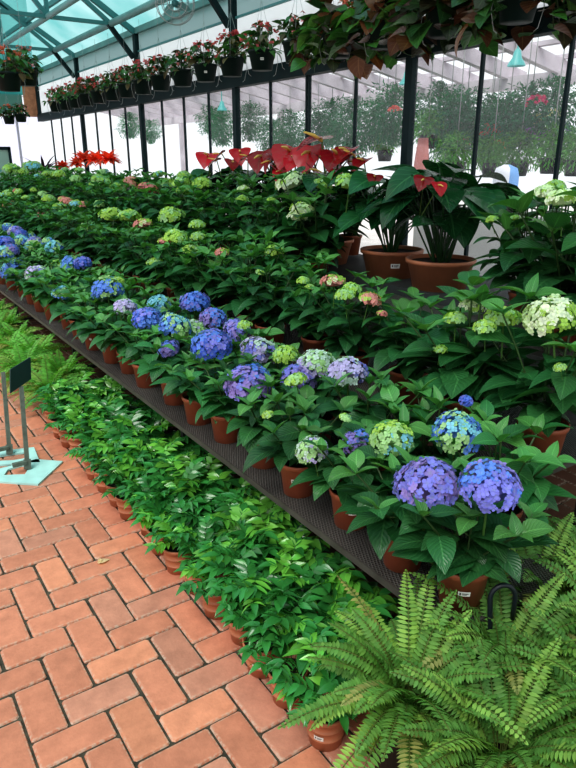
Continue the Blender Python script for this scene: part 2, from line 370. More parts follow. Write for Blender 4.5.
# ---- middle tier, green-budded hydrangeas
ZB2 = .55
Y2 = [1.37, 1.78, 2.16] + [2.53 + .36 * i for i in range(28)]
row2 = [dict(x=2.09 + R.uniform(-.04, .04), y=y + (R.uniform(-.05, .05) if y > 1.5 else 0), h=[]) for y in Y2]
row2b = [dict(x=2.40 + R.uniform(-.03, .03), y=3.35 + .39 * i + R.uniform(-.05, .05), h=[]) for i in range(25)]
f2 = [big(551, 320, 2.02, 27, 'cream'), sml(473, 308, 2.2, 12, 'cream'), sml(455, 322, 2.1, 11, 'lime'), sml(503, 322, 2.1, 17, 'lime'), sml(485, 330, 2.0, 11, 'lime'), sml(560, 370, 1.98, 6, 'lime'),
      sml(333, 285, 2.15, 12, 'pinkgreen'), sml(352, 292, 2.1, 9, 'lime'), sml(370, 302, 2.08, 11, 'pinkgreen'), sml(345, 298, 2.05, 10, 'lime'), sml(382, 316, 2.05, 5, 'pink'),
      sml(192, 253, 2.2, 9, 'lime'), sml(198, 240, 2.35, 8, 'lime'), sml(197, 228, 2.4, 8, 'lime'), sml(176, 240, 2.2, 11, 'lime'), sml(164, 244, 2.15, 6, 'pink'), sml(155, 265, 2.05, 8, 'lime'), sml(222, 255, 2.2, 7, 'pinkgreen'), sml(262, 275, 2.2, 6, 'lime'), sml(275, 254, 2.4, 10, 'lime'),
      sml(143, 227, 2.3, 9, 'pinkgreen'), sml(172, 219, 2.45, 12, 'lime'), sml(130, 220, 2.4, 11, 'lime'), sml(112, 219, 2.4, 12, 'lime'), sml(88, 231, 2.2, 8, 'green'), sml(55, 233, 2.2, 5, 'pink'), sml(42, 220, 2.3, 7, 'pink'), sml(34, 222, 2.3, 7, 'green'), sml(13, 210, 2.3, 9, 'pink'), sml(60, 210, 2.45, 7, 'green'), sml(10, 198, 2.5, 8, 'lime'), sml(303, 283, 2.1, 6, 'lime'), sml(310, 290, 2.1, 5, 'lime'), sml(440, 352, 2.0, 7, 'lime')]
assign(row2 + row2b, f2)
for nm, row in (('front', row2), ('rear', row2b)):
    for i, q in enumerate(row):
        if not q['h'] and q['y'] > 6 and R.random() < .6:
            q['h'].append((V((q['x'] + R.uniform(-.1, .1), q['y'] + R.uniform(-.1, .1), ZB2 + R.uniform(.58, .66))), R.choice(SML[R.choice(['lime', 'green', 'pinkgreen'])]), R.uniform(.7, 1)))
        ds = hdesc(q['h']); n = nth(i + 1)
        what = ('leafy hydrangea with %s heads' % ' and '.join(ds)) if q['h'] else 'leafy hydrangea without open heads'
        if i == 0 and nm == 'front': what = 'big-leaved hydrangea with a large creamy white head'
        s = R.uniform(.95, 1.1) * (1.12 if q['y'] < 2.0 else (.88 if q['y'] < 3.3 else 1))
        hyd_plant(q['x'], q['y'], ZB2, P_tier if nm == 'front' else P_ben, .15, HYDT[(i * 2 + 1 + (nm == 'rear')) % 5], (s, s, s * (.98 if nm == 'front' else 1.05)), q['h'], '%s, %s from near in middle tier %s row' % (what, n, nm), 'green-headed hydrangeas in the %s row of the middle tier' % nm, L_tier if (i == 0 and nm == 'front') else None)

# ---- top tier hydrangeas
ZB3, ZB3R = .85, .90
row3 = [dict(x=2.62, y=1.68, h=[], s=1.42), dict(x=2.92, y=2.13, h=[], s=1.25), dict(x=2.86, y=1.9, h=[], s=1.3), dict(x=2.70, y=3.66, h=[], s=1.3), dict(x=2.62, y=1.40 + .1, h=[], s=1.2)] + [dict(x=2.58 + R.uniform(-.04, .04), y=4.1 + .38 * i + R.uniform(-.05, .05), h=[]) for i in range(25)]
row3b = [dict(x=2.98 + R.uniform(-.04, .04), y=4.3 + .39 * i + R.uniform(-.05, .05), h=[]) for i in range(24)]
f3 = [sml(545, 196, 2.6, 12, 'cream'), sml(562, 203, 2.55, 15, 'cream'), sml(555, 190, 2.7, 10, 'lime'), sml(492, 222, 2.6, 6, 'lime'), sml(515, 221, 2.65, 5, 'lime'),
      sml(291, 186, 3.0, 15, 'cream'), sml(303, 213, 2.75, 11, 'cream'), sml(297, 220, 2.7, 9, 'cream'), sml(349, 187, 2.95, 13, 'lime'), sml(322, 188, 3.0, 9, 'lime'), sml(243, 192, 3.0, 6, 'cream'), sml(242, 202, 2.8, 6, 'lime'), sml(272, 203, 2.9, 5, 'lime'),
      sml(182, 186, 2.95, 9, 'lime'), sml(168, 186, 2.95, 7, 'lime'), sml(183, 194, 2.85, 7, 'lime'), sml(202, 186, 2.95, 9, 'lime'), sml(148, 192, 2.85, 10, 'pink'), sml(172, 218, 2.6, 10, 'lime'), sml(118, 191, 2.95, 8, 'lime'), sml(133, 185, 3.0, 9, 'pinkgreen'), sml(105, 186, 3.0, 8, 'lime'), sml(95, 188, 2.9, 6, 'lime'),
      sml(13, 173, 3.0, 9, 'green'), sml(33, 170, 3.0, 9, 'green'), sml(52, 178, 2.95, 6, 'lime'), sml(38, 192, 2.75, 5, 'green'), sml(75, 182, 2.95, 5, 'lime')]
row3.sort(key=lambda q: q['y'])
assign(row3 + row3b, f3)
for nm, row in (('front', row3), ('rear', row3b)):
    for i, q in enumerate(row):
        z = ZB3 if nm == 'front' else ZB3R; ds = hdesc(q['h']); n = nth(i + 1)
        if not q['h'] and q['y'] > 6 and R.random() < .5:
            q['h'].append((V((q['x'] + R.uniform(-.1, .1), q['y'] + R.uniform(-.1, .1), z + R.uniform(.54, .6))), R.choice(SML[R.choice(['lime', 'green'])]), R.uniform(.7, 1))); ds = hdesc(q['h'])
        what = ('bushy hydrangea with %s heads' % ' and '.join(ds)) if q['h'] else 'bushy green hydrangea without open heads'
        s = q.get('s') or R.uniform(.95, 1.08)
        hyd_plant(q['x'], q['y'], z, P_ben, .14, HYDT[(i * 3 + 2) % 5], (s, s, s * (.98 if nm == 'front' else 1.08)), q['h'], '%s, %s from near in top tier %s row' % (what, n, nm), 'hydrangeas in the %s row of the top tier' % nm)

# ------------------------------------------------------------------ anthuriums
def anth_foliage(seed, Hh=.5, n=36, LL=.28, Rr=.28):
    r = random.Random(seed); mb = MB()
    for i in range(n):
        az = 2 * PI * i / n * 1.0 + r.uniform(-.3, .3); rad = Rr * r.uniform(.3, 1.1); hh = Hh * r.uniform(.45, 1.08)
        tip = V((math.cos(az) * rad, math.sin(az) * rad, hh)); b = V((math.cos(az) * .05 * r.random(), math.sin(az) * .05 * r.random(), 0))
        mb.col = (.03, .09, .03); mb.tube([b, b.lerp(tip, .5) + V((0, 0, .06)), tip], .005, 5, False)
        sz = LL * r.uniform(.75, 1.15); dd = sph(az + r.uniform(-.5, .5), r.uniform(-.35, .3))
        leaf(mb, tip - dd * sz * .2, dd, V((r.uniform(-.3, .3), r.uniform(-.3, .3), 1)), sz, sz * .74, jit((.013, .075, .026), r, .3, .2), r.uniform(.3, .9), .2, 8, 'heart')
    return mb.mesh('anthurium_foliage', M_anth)
def spathe_mesh(seed, LL=.15):
    r = random.Random(seed); mb = MB(); c = jit((.34, .009, .018), r, .4)
    mb.col = (.1, .16, .04); mb.tube([(0, 0, -.35), (.01, 0, -.12), (0, 0, 0)], .0045, 5, False)
    leaf(mb, V((-.035, 0, .0)), V((1, 0, .25)), V((0, 0, 1)), LL, LL * .92, c, r.uniform(.5, .9), .22, 9, 'heart')
    return mb.mesh('red_spathe', M_spathe)
M_spad = plain('yellow_spadix', (.75, .5, .12), .6)
def spadix_mesh():
    mb = MB(); mb.tube([(0, 0, 0), (.03, 0, .028), (.062, 0, .045), (.07, 0, .048)], [.006, .0065, .004, .001], 7); return mb.mesh('spadix', M_spad)
ANF = [anth_foliage(500 + i) for i in range(3)]; SPA = [spathe_mesh(520 + i) for i in range(3)]; SPX = spadix_mesh()
def anth_plant(x, y, z, pot, potH, spathes, label, group, lab=None, s=1.0, k=0):
    t = empty('potted_anthurium', (x, y, z)); tag(t, label, 'anthurium', group)
    po = link('pot', pot, t)
    if lab: link('price_label', lab, po, rz=CAMA(x, y) + .15)
    link('foliage', ANF[k % 3], t, (0, 0, potH - .03), R.uniform(0, 6.28), s)
    for (p, sc_, rz, ti) in spathes:
        h = link('flower_spathe', R.choice(SPA), t, p - V((x, y, z)), 0, sc_); h.rotation_euler = (R.uniform(-.3, .3), ti, rz); link('spadix', SPX, h)
    return t
def spa(px, py, X, s, rz=None, ti=None): return (atx(px, py, X), s, math.atan2(-.9, -.75) + R.uniform(-1.1, 1.1) if rz is None else rz, R.uniform(.15, .85) if ti is None else ti)
anth_plant(2.99, 2.80, .90, P_bowl, .18, [spa(424, 180, 2.70, .8, 3.6, .6), spa(438, 185, 2.68, .66, 4.4, .7)], 'dark-leaved anthurium in wide terracotta bowl, two red blooms, nearest bowl', 'anthuriums in wide terracotta bowls', None, 1.08, 0)
anth_plant(3.05, 3.30, .90, P_bowl, .18, [spa(375, 177, 2.85, .75, 3.8, .5)], 'dark-leaved anthurium in labelled terracotta bowl beside the nearest bowl', 'anthuriums in wide terracotta bowls', L_bowl, 1.0, 1)
anth_plant(3.04, 4.02, .90, P_bowl, .18, [], 'flowerless anthurium in terracotta bowl, third bowl from near end', 'anthuriums in wide terracotta bowls', None, .95, 2)
REDS = [(208, 152, 1.05), (222, 150, .7), (240, 148, .9), (248, 157, .8), (262, 152, 1.1), (275, 153, .9), (290, 147, 1.3), (296, 157, .9), (310, 148, 1.2), (322, 137, 1.25), (338, 152, 1.1), (348, 147, .9), (273, 162, .8), (310, 165, .8), (330, 160, .8), (232, 158, .7), (355, 152, .8)]
ra = [dict(x=3.38, y=y, h=[]) for y in (4.15, 4.6, 5.05, 5.5, 5.95, 6.4)]
assign(ra, [spa(a, b + 4, 3.2 + R.uniform(-.08, .04), s * 1.6) for a, b, s in REDS + [(a + 9, b + 5, .7) for a, b, s in REDS[::2]]])
for i, q in enumerate(ra):
    anth_plant(q['x'], q['y'], .92, P_tier, .155, q['h'], 'tall red-flowered anthurium against the glass, %s plant from its near end' % nth(i + 1), 'red anthuriums along the glass', None, .92, i)

# orange-red bromeliads and a purple-leaved plant further along
def brom_mesh(seed):
    r = random.Random(seed); mb = MB()
    for i in range(40):
        az = i * 2.4; el = .0 + 1.3 * (i / 40); c = jit((.75, .10, .055), r, .3, .3)
        leaf(mb, V((0, 0, .05)), sph(az, el), V((0, 0, 1)), .18 * r.uniform(.7, 1.1), .075, c, r.uniform(.4, 1.0), .4, 5, 'lance')
    return mb.mesh('red_bracts', M_spathe)
def strap_mesh(seed, c, n=22, L=.35):
    r = random.Random(seed); mb = MB()
    for i in range(n):
        leaf(mb, V((0, 0, 0)), sph(i * 2.4, .35 + .9 * i / n), V((0, 0, 1)), L * r.uniform(.7, 1.1), .045, jit(c, r, .3, .2), r.uniform(.5, 1.2), .3, 6, 'lance')
    return mb.mesh('strap_foliage', M_anth)
BR = [brom_mesh(700 + i) for i in range(2)]; ST = strap_mesh(710, (.03, .12, .04)); STP = strap_mesh(711, (.05, .022, .05), 30, .42)
for i, (px, py, X) in enumerate([(96, 157, 3.36), (108, 156, 3.36), (84, 156, 3.36), (76, 160, 3.36), (62, 163, 3.4)]):
    p = atx(px, py, X); t = empty('potted_bromeliad', (p.x, p.y, .92)); tag(t, 'bright orange-red bromeliad against the glass, %s from the red anthuriums' % nth(['', 96, 108, 84, 76, 62].index(px) and {108: 1, 96: 2, 84: 3, 76: 4, 62: 5}[px]), 'bromeliad', 'orange-red bromeliads along the glass')
    link('pot', P_tier, t); link('foliage', ST, t, (0, 0, .14), R.uniform(0, 6), 1); link('red_bracts', BR[i % 2], t, (0, 0, p.z - .92 - .12), R.uniform(0, 6), 1.15 if i < 3 else .95)
p = atx(43, 160, 3.4); t = empty('purple_leaved_plant', (p.x, p.y, .92)); tag(t, 'dark purple strap-leaved plant in pot against the far glass', 'plant')
link('pot', P_tier, t); link('foliage', STP, t, (0, 0, .45), 0, 1.3); mb = MB(); mb.col = (.06, .05, .04); mb.tube([(0, 0, .1), (0, 0, .5)], .015, 6); link('stem', mb.mesh('stem', M_soil), t)
# leafy fillers behind, between the glass and the top tier
for i in range(12):
    y = 6.95 + i * .55
    if abs(y - 9.6) < .4: y += .25
    s = 1.0
    t = hyd_plant(3.36, y, .90, P_ben, .14, HYDT[i % 5], (1, 1, .95), [], 'plain green hydrangea pressed to the glass, %s past the red anthuriums' % nth(i + 1), 'plain green hydrangeas along the glass')

# ------------------------------------------------------------------ floor plants: glossy holly ferns
def holly(seed, n=13, LL=.185):
    r = random.Random(seed); mb = MB()
    for i in range(n):
        az = i * 2.4 + r.uniform(-.3, .3); el = r.uniform(.7, 1.4); d = sph(az, el); p = V((math.cos(az) * .015, math.sin(az) * .015, 0)); sd = V((-math.sin(az), math.cos(az), 0))
        ln = LL * r.uniform(.75, 1.15); ns = 7; light = r.random() < .3
        pts = [p.copy()]
        for k in range(ns):
            d = (Matrix.Rotation(r.uniform(.08, .2), 3, sd) @ d).normalized() if d.z > .2 else d; p = p + d * ln / ns; pts.append(p.copy())
        mb.col = (.05, .13, .03); mb.tube(pts, .0018, 3, False)
        upn = sd.cross(d)
        for k in range(2, ns + 1):
            dk = (pts[k] - pts[k - 1]).normalized(); un = dk.cross(sd) * -1
            if un.z < 0: un = -un
            for s in (-1, 1):
                c = jit((.036, .19, .048) if not light else (.10, .34, .055), r, .35, .3)
                leaf(mb, pts[k], (sd * s * .95 + dk * r.uniform(.35, .8) + V((0, 0, r.uniform(-.15, .15)))), un + V((r.uniform(-.3, .3), r.uniform(-.3, .3), 0)), .066 * r.uniform(.8, 1.2), .031, c, r.uniform(.1, .55), .3, 4)
        leaf(mb, pts[-1], d, sd.cross(d) * -1 if sd.cross(d).z < 0 else sd.cross(d), .078, .04, jit((.035, .18, .04), r, .3), .5, .3, 4)
    return mb.mesh('holly_fern_foliage', M_gnd)
HOL = [holly(800 + i) for i in range(6)]
cols = [(.938, 1.2, .172, 18), (1.10, 1.13, .18, 18), (1.235, 1.45, .23, 13)]
for ci, (x, y0, dy, n) in enumerate(cols):
    nm = ('aisle-edge', 'middle', 'bench-side')[ci]
    for i in range(n):
        xx, yy = x + R.uniform(-.02, .02), y0 + dy * i + R.uniform(-.02, .02)
        if ci == 2 and (i in (2, 3)): xx -= .01
        t = empty('potted_holly_fern', (xx, yy, 0)); tag(t, 'glossy green holly fern in terracotta pot, %s row, %s from the near end' % (nm, nth(i + 1)), 'potted plant', 'glossy holly ferns in the %s row on the floor' % nm)
        po = link('pot', P_gnd, t)
        if ci == 0 and i in (0, 2, 14): link('price_label', L_gnd, po, rz=CAMA(xx, yy) - .35)
        s = R.uniform(.9, 1.12) * (.74 if ci == 0 else 1); link('foliage', HOL[R.randrange(6)], t, (.025 if ci == 0 else 0, 0, .108), R.uniform(0, 6.28), (s, s, R.uniform(1.0, 1.2)))

# ------------------------------------------------------------------ boston ferns
def boston(seed, n=74, LL=.34, base=(.095, .225, .055), pin=.034):
    r = random.Random(seed); mb = MB()
    for i in range(n):
        az = i * 2.4 + r.uniform(-.35, .35); el = .25 + 1.15 * (i / n) ** .7 + r.uniform(-.15, .15); d = sph(az, el); p = V((math.cos(az) * .02, math.sin(az) * .02, 0)); sd = V((-math.sin(az), math.cos(az), 0))
        ln = LL * r.uniform(.65, 1.1); ns = 30; pts = [p.copy()]; cv = r.uniform(.8, 1.7) / ns; yel = r.random()
        tw = r.uniform(-.5, .5)
        for k in range(ns):
            d = (Matrix.Rotation(cv, 3, sd) @ d); p = p + d * ln / ns; pts.append(p.copy())
        mb.col = (.12, .16, .04); mb.tube(pts[::3] + [pts[-1]], [.002] * len(pts[::3]) + [.0006], 3, False)
        c0 = base if yel < .65 else ((.18, .34, .08) if yel < .9 else (.22, .25, .09))
        for k in range(3, ns + 1):
            t = k / ns; w = pin * min(1, .45 + t * 2.2) * (1 - t ** 3.2) ** .8 + .004
            dk = (pts[k] - pts[k - 1]).normalized(); un = dk.cross(sd)
            if un.z < 0: un = -un
            s2 = (sd * math.cos(tw) + un * math.sin(tw))
            n2 = (un * math.cos(tw) - sd * math.sin(tw))
            for s in (-1, 1):
                c = jit(c0, r, .22, .2)
                leaf(mb, pts[k], s2 * s + dk * .22 + n2 * r.uniform(-.05, .25), n2, w, .0108, c, r.uniform(0, .6), .25, 3, 'lance')
    return mb.mesh('boston_fern_fronds', M_fern)
BOS = [boston(900 + i) for i in range(4)]
M_hook = M_black
def fern(x, y, z, k, s, label, hook=False, group='boston ferns at the near end of the benches', pot=True, rz=0):
    t = empty('potted_boston_fern', (x, y, z)); tag(t, label, 'fern', group)
    link('pot', P_fern, t)
    link('foliage', BOS[k % 4], t, (0, 0, .29), rz, s)
    if hook:
        mb = MB(); b = V((.0, .05, .29)); d2 = V((.83, -.55, 0)); pts = [b, b + V((0, .01, .1)), b + V((0, .02, .18))]
        for i in range(1, 10):
            a = PI * i / 9; pts.append(b + V((0, .02, .18)) + d2 * (.036 * (1 - math.cos(a))) + V((0, 0, .045 * math.sin(a))))
        pts.append(pts[-1] + V((0, 0, -.07))); mb.tube(pts, .0075, 8); link('hanger_hook', mb.mesh('hanger_hook', M_hook), t)
    return t
FERNS = [(1.02, .95, 0, 1.0, 'bright green boston fern spilling over the last floor pots, leftmost near fern', False), (1.34, .90, 0, 1.05, 'boston fern with a black hanger hook below the end of the low bench', True),
         (1.08, .70, 0, .95, 'boston fern at the bottom edge, in front of the leftmost near fern', False), (1.66, 1.02, 0, 1.0, 'boston fern on dark bricks between the bench end and the right edge', False), (1.42, .64, 0, .95, 'boston fern lowest in view, in front of the hooked fern', False),
         (1.70, .76, 0, 1.0, 'boston fern at the bottom right corner, right of the hooked fern', False), (1.95, .98, 0, .9, 'boston fern cut by the right edge below the middle tier', False)]
for i, (x, y, z, s, l, hk) in enumerate(FERNS): fern(x, y, 0, i, s, l, hk, rz=R.uniform(0, 6))
LF = [boston(950 + i, 34, .34, (.12, .36, .07), .05) for i in range(2)]
for i in range(11):
    y = 4.45 + .3 * i; x = .98 + (.16 if i % 2 else 0) + R.uniform(-.03, .03)
    t = empty('potted_lace_fern', (x, y, 0)); tag(t, 'pale green feathery fern on floor past the sign, %s from the holly ferns' % nth(i + 1), 'fern', 'pale feathery ferns further along the aisle')
    link('pot', P_gnd, t); link('foliage', LF[i % 2], t, (0, 0, .11), R.uniform(0, 6), R.uniform(.8, 1.0))

# ------------------------------------------------------------------ hanging baskets
def beg_foliage(seed, leafc, n=95, Rr=.17, Hh=.2, LL=.075, trail=0.0):
    r = random.Random(seed); mb = MB()
    for i in range(n):
        az = r.uniform(0, 6.28); el = r.uniform(-.1, 1.5); q = sph(az, el); rr = r.uniform(.45, 1.1)
        p = V((q.x * Rr * rr, q.y * Rr * rr, q.z * Hh * rr + .01)); 
        if trail and r.random() < trail: p = V((math.cos(az) * Rr * 1.05, math.sin(az) * Rr * 1.05, r.uniform(-.17, .05)))
        if i % 2 == 0: mb.col = (.07, .1, .04); mb.tube([(p.x * .15, p.y * .15, -.01), (p.x * .8, p.y * .8, max(p.z, .02) * .6 + .03), p], .003, 3, False)
        c = jit(r.choice(leafc), r, .3, .2); sz = LL * r.uniform(.7, 1.3)
        dd = sph(az + r.uniform(-.9, .9), r.uniform(-.7, .5)); leaf(mb, p, dd, V((r.uniform(-.5, .5), r.uniform(-.5, .5), 1)), sz, sz * (.95 if trail else .75), c, r.uniform(.2, .9), .25, 5, 'heart' if trail else 'ovate')
    return mb.mesh('begonia_foliage', M_beg)
def blossoms(seed, c, n=22, Rr=.17, Hh=.22):
    r = random.Random(seed); mb = MB()
    for i in range(n):
        q = sph(r.uniform(0, 6.28), r.uniform(.1, 1.3)); p = V((q.x * Rr * 1.12, q.y * Rr * 1.12, q.z * Hh + .03)); 
        for k in range(r.randint(2, 4)):
            pp = p + V((r.uniform(-.02, .02), r.uniform(-.02, .02), r.uniform(-.015, .015))); cc = jit(c, r, .3); nn = sph(r.uniform(0, 6.28), r.uniform(.2, 1.2)); a = nn.orthogonal()
            for j in range(4):
                dd = Matrix.Rotation(j * PI / 2, 3, nn) @ a; leaf(mb, pp, dd + nn * .3, nn, .02, .018, cc, .2, .2, 2, 'lance')
    return mb.mesh('blossoms', M_petal)
GL = [(.03, .12, .03), (.045, .15, .035), (.025, .08, .025)]
BEG = [beg_foliage(1000 + i, GL + [(.10, .08, .04)]) for i in range(3)]; BLO = [blossoms(1010 + i, (.55, .10, .12)) for i in range(2)]; BLP = [blossoms(1020, (.62, .22, .26), 14), blossoms(1022, (.6, .15, .1), 14)]
BIGB = [beg_foliage(1030 + i, GL + [(.09, .2, .06), (.11, .045, .022), (.05, .02, .014), (.03, .03, .018), (.025, .05, .02)], 150, .25, .2, .14, .5) for i in range(2)]
mb = MB()
for k in range(3):
    a = k * 2 * PI / 3 + .4; mb.tube([(math.cos(a) * .122, math.sin(a) * .122, .15), (0, 0, .55)], .0022, 4)
mb.tube([(0, 0, .55), (0, 0, .82)], .0022, 4)
a0 = 0
for s in (-1, 1): mb.tube([(s * .13, .0, .155), (s * .142, .01, .07), (s * .12, .02, -.03), (s * .10, .03, -.045)], .003, 4)
HNG = mb.mesh('wire_hanger', M_wire)
HX, HZ = 3.39, 2.40
def basket(x, y, z, fol, blo, label, group, lab=False, s=1.0):
    t = empty('hanging_basket', (x, y, z)); tag(t, label, 'hanging basket', group); t.scale = (s, s, s)
    po = link('pot', P_hang, t)
    if lab: link('price_label', L_hang, po, rz=CAMA(x, y))
    link('foliage', fol, t, (0, 0, .14), R.uniform(0, 6.28)); link('wire_hanger', HNG, t, (0, 0, 0), CAMA(x, y) + PI / 2)
    if blo: link('blossoms', blo, t, (0, 0, .13), R.uniform(0, 6.28))
for i, y in enumerate([4.93, 5.48, 6.03, 6.58, 7.13, 7.72, 8.26, 8.8, 9.35, 9.9, 10.45, 11.0, 11.55, 12.1]):
    basket(HX, y, HZ, BEG[i % 3], BLO[i % 2] if i % 4 else BLP[0], 'dark hanging basket of red-flowered begonia, %s from the big-leaved baskets' % nth(i + 1), 'red begonia hanging baskets under the eave', i in (1, 3))
for i, y in enumerate([4.38, 3.86, 3.3, 2.74]):
    basket(HX, y, HZ - .02, BIGB[i % 2], BLP[1] if i == 0 else None, 'hanging basket of large green and bronze begonia leaves, %s from the flowered baskets' % nth(i + 1), 'large-leaved begonia hanging baskets')
for i, (px, py, d, s, l) in enumerate([(26, 77, 6.5, .95, 'large hanging basket of pink begonia over the aisle, right of the close pair'), (9, 82, 6.2, 1.0, 'large hanging basket of pink begonia over the aisle, left of the close pair'), (21, 117, 11, .8, 'small far hanging basket of pink begonia, right of the far pair'), (9, 119, 11, .8, 'small far hanging basket of pink begonia, left of the far pair')]):
    p = atd(px, py, d); basket(p.x, p.y, p.z - .08, BEG[i % 3], BLP[i % 2], l, 'pink begonia hanging baskets over the aisle', False, s)

# ------------------------------------------------------------------ benches
def mesh_metal():
    m, nt, out = newmat('perforated_sheet'); L = nt.links.new
    tc = nt.nodes.new('ShaderNodeTexCoord'); sx = nt.nodes.new('ShaderNodeSeparateXYZ'); L(tc.outputs['Object'], sx.inputs[0])
    def M(op, a, b=None):
        n = nt.nodes.new('ShaderNodeMath'); n.operation = op
        for i, q in enumerate((a, b)):
            if q is None: continue
            if isinstance(q, (int, float)): n.inputs[i].default_value = q
            else: L(q, n.inputs[i])
        return n.outputs[0]
    a = M('MULTIPLY', sx.outputs[0], 2 * PI / .012); b = M('MULTIPLY', sx.outputs[1], 2 * PI / .021)
    v = M('ADD', M('COSINE', a), M('COSINE', b)); v2 = M('ABSOLUTE', v); hole = M('GREATER_THAN', v2, .62)
    nz = nt.nodes.new('ShaderNodeTexNoise'); nz.inputs['Scale'].default_value = 8; L(tc.outputs['Object'], nz.inputs['Vector'])
    rp = nt.nodes.new('ShaderNodeValToRGB'); rp.color_ramp.elements[0].color = (.10, .09, .075, 1); rp.color_ramp.elements[1].color = (.21, .20, .18, 1); L(nz.outputs[0], rp.inputs[0])
    b1 = nt.nodes.new('ShaderNodeBsdfPrincipled'); b1.inputs['Roughness'].default_value = .5; b1.inputs['Metallic'].default_value = .2
    mx = nt.nodes.new('ShaderNodeMix'); mx.data_type = 'RGBA'; L(hole, mx.inputs[0]); L(rp.outputs[0], mx.inputs[6]); mx.inputs[7].default_value = (.028, .024, .02, 1); L(mx.outputs[2], b1.inputs['Base Color'])
    bp = nt.nodes.new('ShaderNodeBump'); bp.inputs['Distance'].default_value = .004; L(v2, bp.inputs['Height']); bp.invert = True; L(bp.outputs[0], b1.inputs['Normal']); L(b1.outputs[0], out.inputs[0]); return m
M_perf = mesh_metal(); M_bedge = plain('bench_edge_steel', (.055, .052, .045), .5, noise=.3, nscale=14); M_bleg = plain('bench_leg_steel', (.02, .02, .02), .5)
def bench(x0, x1, y0, y1, z, label, lip=.022):
    t = empty('display_bench', (0, 0, 0)); tag(t, label, 'bench', 'stepped steel display benches')
    mb = MB(); mb.box(x0, x1, y0, y1, z - .006, z); mb.build('perforated_top', M_perf, t)
    mb = MB(); mb.box(x0 - .008, x0, y0, y1, z - lip, z + .001); mb.build('edge_rail', M_bedge, t)
    mb = MB(); mb.box(x0, x1, y0 - .008, y0, z - lip, z + .001); mb.build('edge_rail', M_bedge, t)
    mb = MB(); mb.box(x1 - .03, x1, y0, y1, z - lip, z - .007); mb.build('edge_rail', M_bedge, t)
    y = y0 + .03
    while y < y1:
        for x in (x0 + .12, x1 - .03):
            mb = MB(); mb.bar((x, y, 0), (x, y, z - .007), .03); mb.build('leg', M_bleg, t)
        mb = MB(); mb.bar((x0 + .12, y, .08), (x1 - .03, y, .08), .025); mb.build('cross_bar', M_bleg, t)
        y += 2.0
    return t
bench(1.222, 1.86, .985, 12.2, ZB1, 'long low perforated steel bench beside the floor pots')
bench(1.90, 2.50, 1.29, 13.2, ZB2, 'middle perforated steel bench, a step above the low bench')
bench(2.46, 3.56, 1.42, 14.0, ZB3, 'highest perforated steel bench, nearest the glass wall')
o = MB().box(2.80, 3.55, 1.45, 14.0, ZB3 + .001, ZB3R).build('shelf_board', plain('dark_board', (.035, .04, .04), .6, noise=.2)); tag(o, 'dark raised board carrying the terracotta bowls on the highest bench', 'shelf')

# ------------------------------------------------------------------ floor
def brickmat():
    m, nt, out = newmat('brick_paver'); L = nt.links.new
    at = nt.nodes.new('ShaderNodeAttribute'); at.attribute_name = 'Col'; tc = nt.nodes.new('ShaderNodeTexCoord')
    nz = nt.nodes.new('ShaderNodeTexNoise'); nz.inputs['Scale'].default_value = 14; nz.inputs['Detail'].default_value = 8; nz.inputs['Roughness'].default_value = .65; L(tc.outputs['Object'], nz.inputs['Vector'])
    n2 = nt.nodes.new('ShaderNodeTexNoise'); n2.inputs['Scale'].default_value = 90; n2.inputs['Detail'].default_value = 4; L(tc.outputs['Object'], n2.inputs['Vector'])
    mr = nt.nodes.new('ShaderNodeMapRange'); mr.inputs[1].default_value = .3; mr.inputs[2].default_value = .7; mr.inputs[3].default_value = .80; mr.inputs[4].default_value = 1.15; L(nz.outputs[0], mr.inputs[0])
    s = nt.nodes.new('ShaderNodeVectorMath'); s.operation = 'SCALE'; L(at.outputs['Color'], s.inputs[0]); L(mr.outputs[0], s.inputs['Scale'])
    # pale dusty edges from the brick's own UV
    uv = nt.nodes.new('ShaderNodeUVMap'); sx = nt.nodes.new('ShaderNodeSeparateXYZ'); L(uv.outputs[0], sx.inputs[0])
    md = nt.nodes.new('ShaderNodeMath'); md.operation = 'MULTIPLY'; L(sx.outputs[0], md.inputs[0]); 
    mr2 = nt.nodes.new('ShaderNodeMapRange'); mr2.inputs[1].default_value = .42; mr2.inputs[2].default_value = .62; mr2.inputs[3].default_value = 0; mr2.inputs[4].default_value = 1; L(n2.outputs[0], mr2.inputs[0]); L(mr2.outputs[0], md.inputs[1])
    mx = nt.nodes.new('ShaderNodeMix'); mx.data_type = 'RGBA'; L(md.outputs[0], mx.inputs[0]); L(s.outputs[0], mx.inputs[6]); mx.inputs[7].default_value = (.52, .42, .33, 1)
    b = nt.nodes.new('ShaderNodeBsdfPrincipled'); b.inputs['Roughness'].default_value = .75; b.inputs['Specular IOR Level'].default_value = .3; L(mx.outputs[2], b.inputs['Base Color'])
    bp = nt.nodes.new('ShaderNodeBump'); bp.inputs['Strength'].default_value = .35; bp.inputs['Distance'].default_value = .004; L(n2.outputs[0], bp.inputs['Height']); L(bp.outputs[0], b.inputs['Normal']); L(b.outputs[0], out.inputs[0]); return m
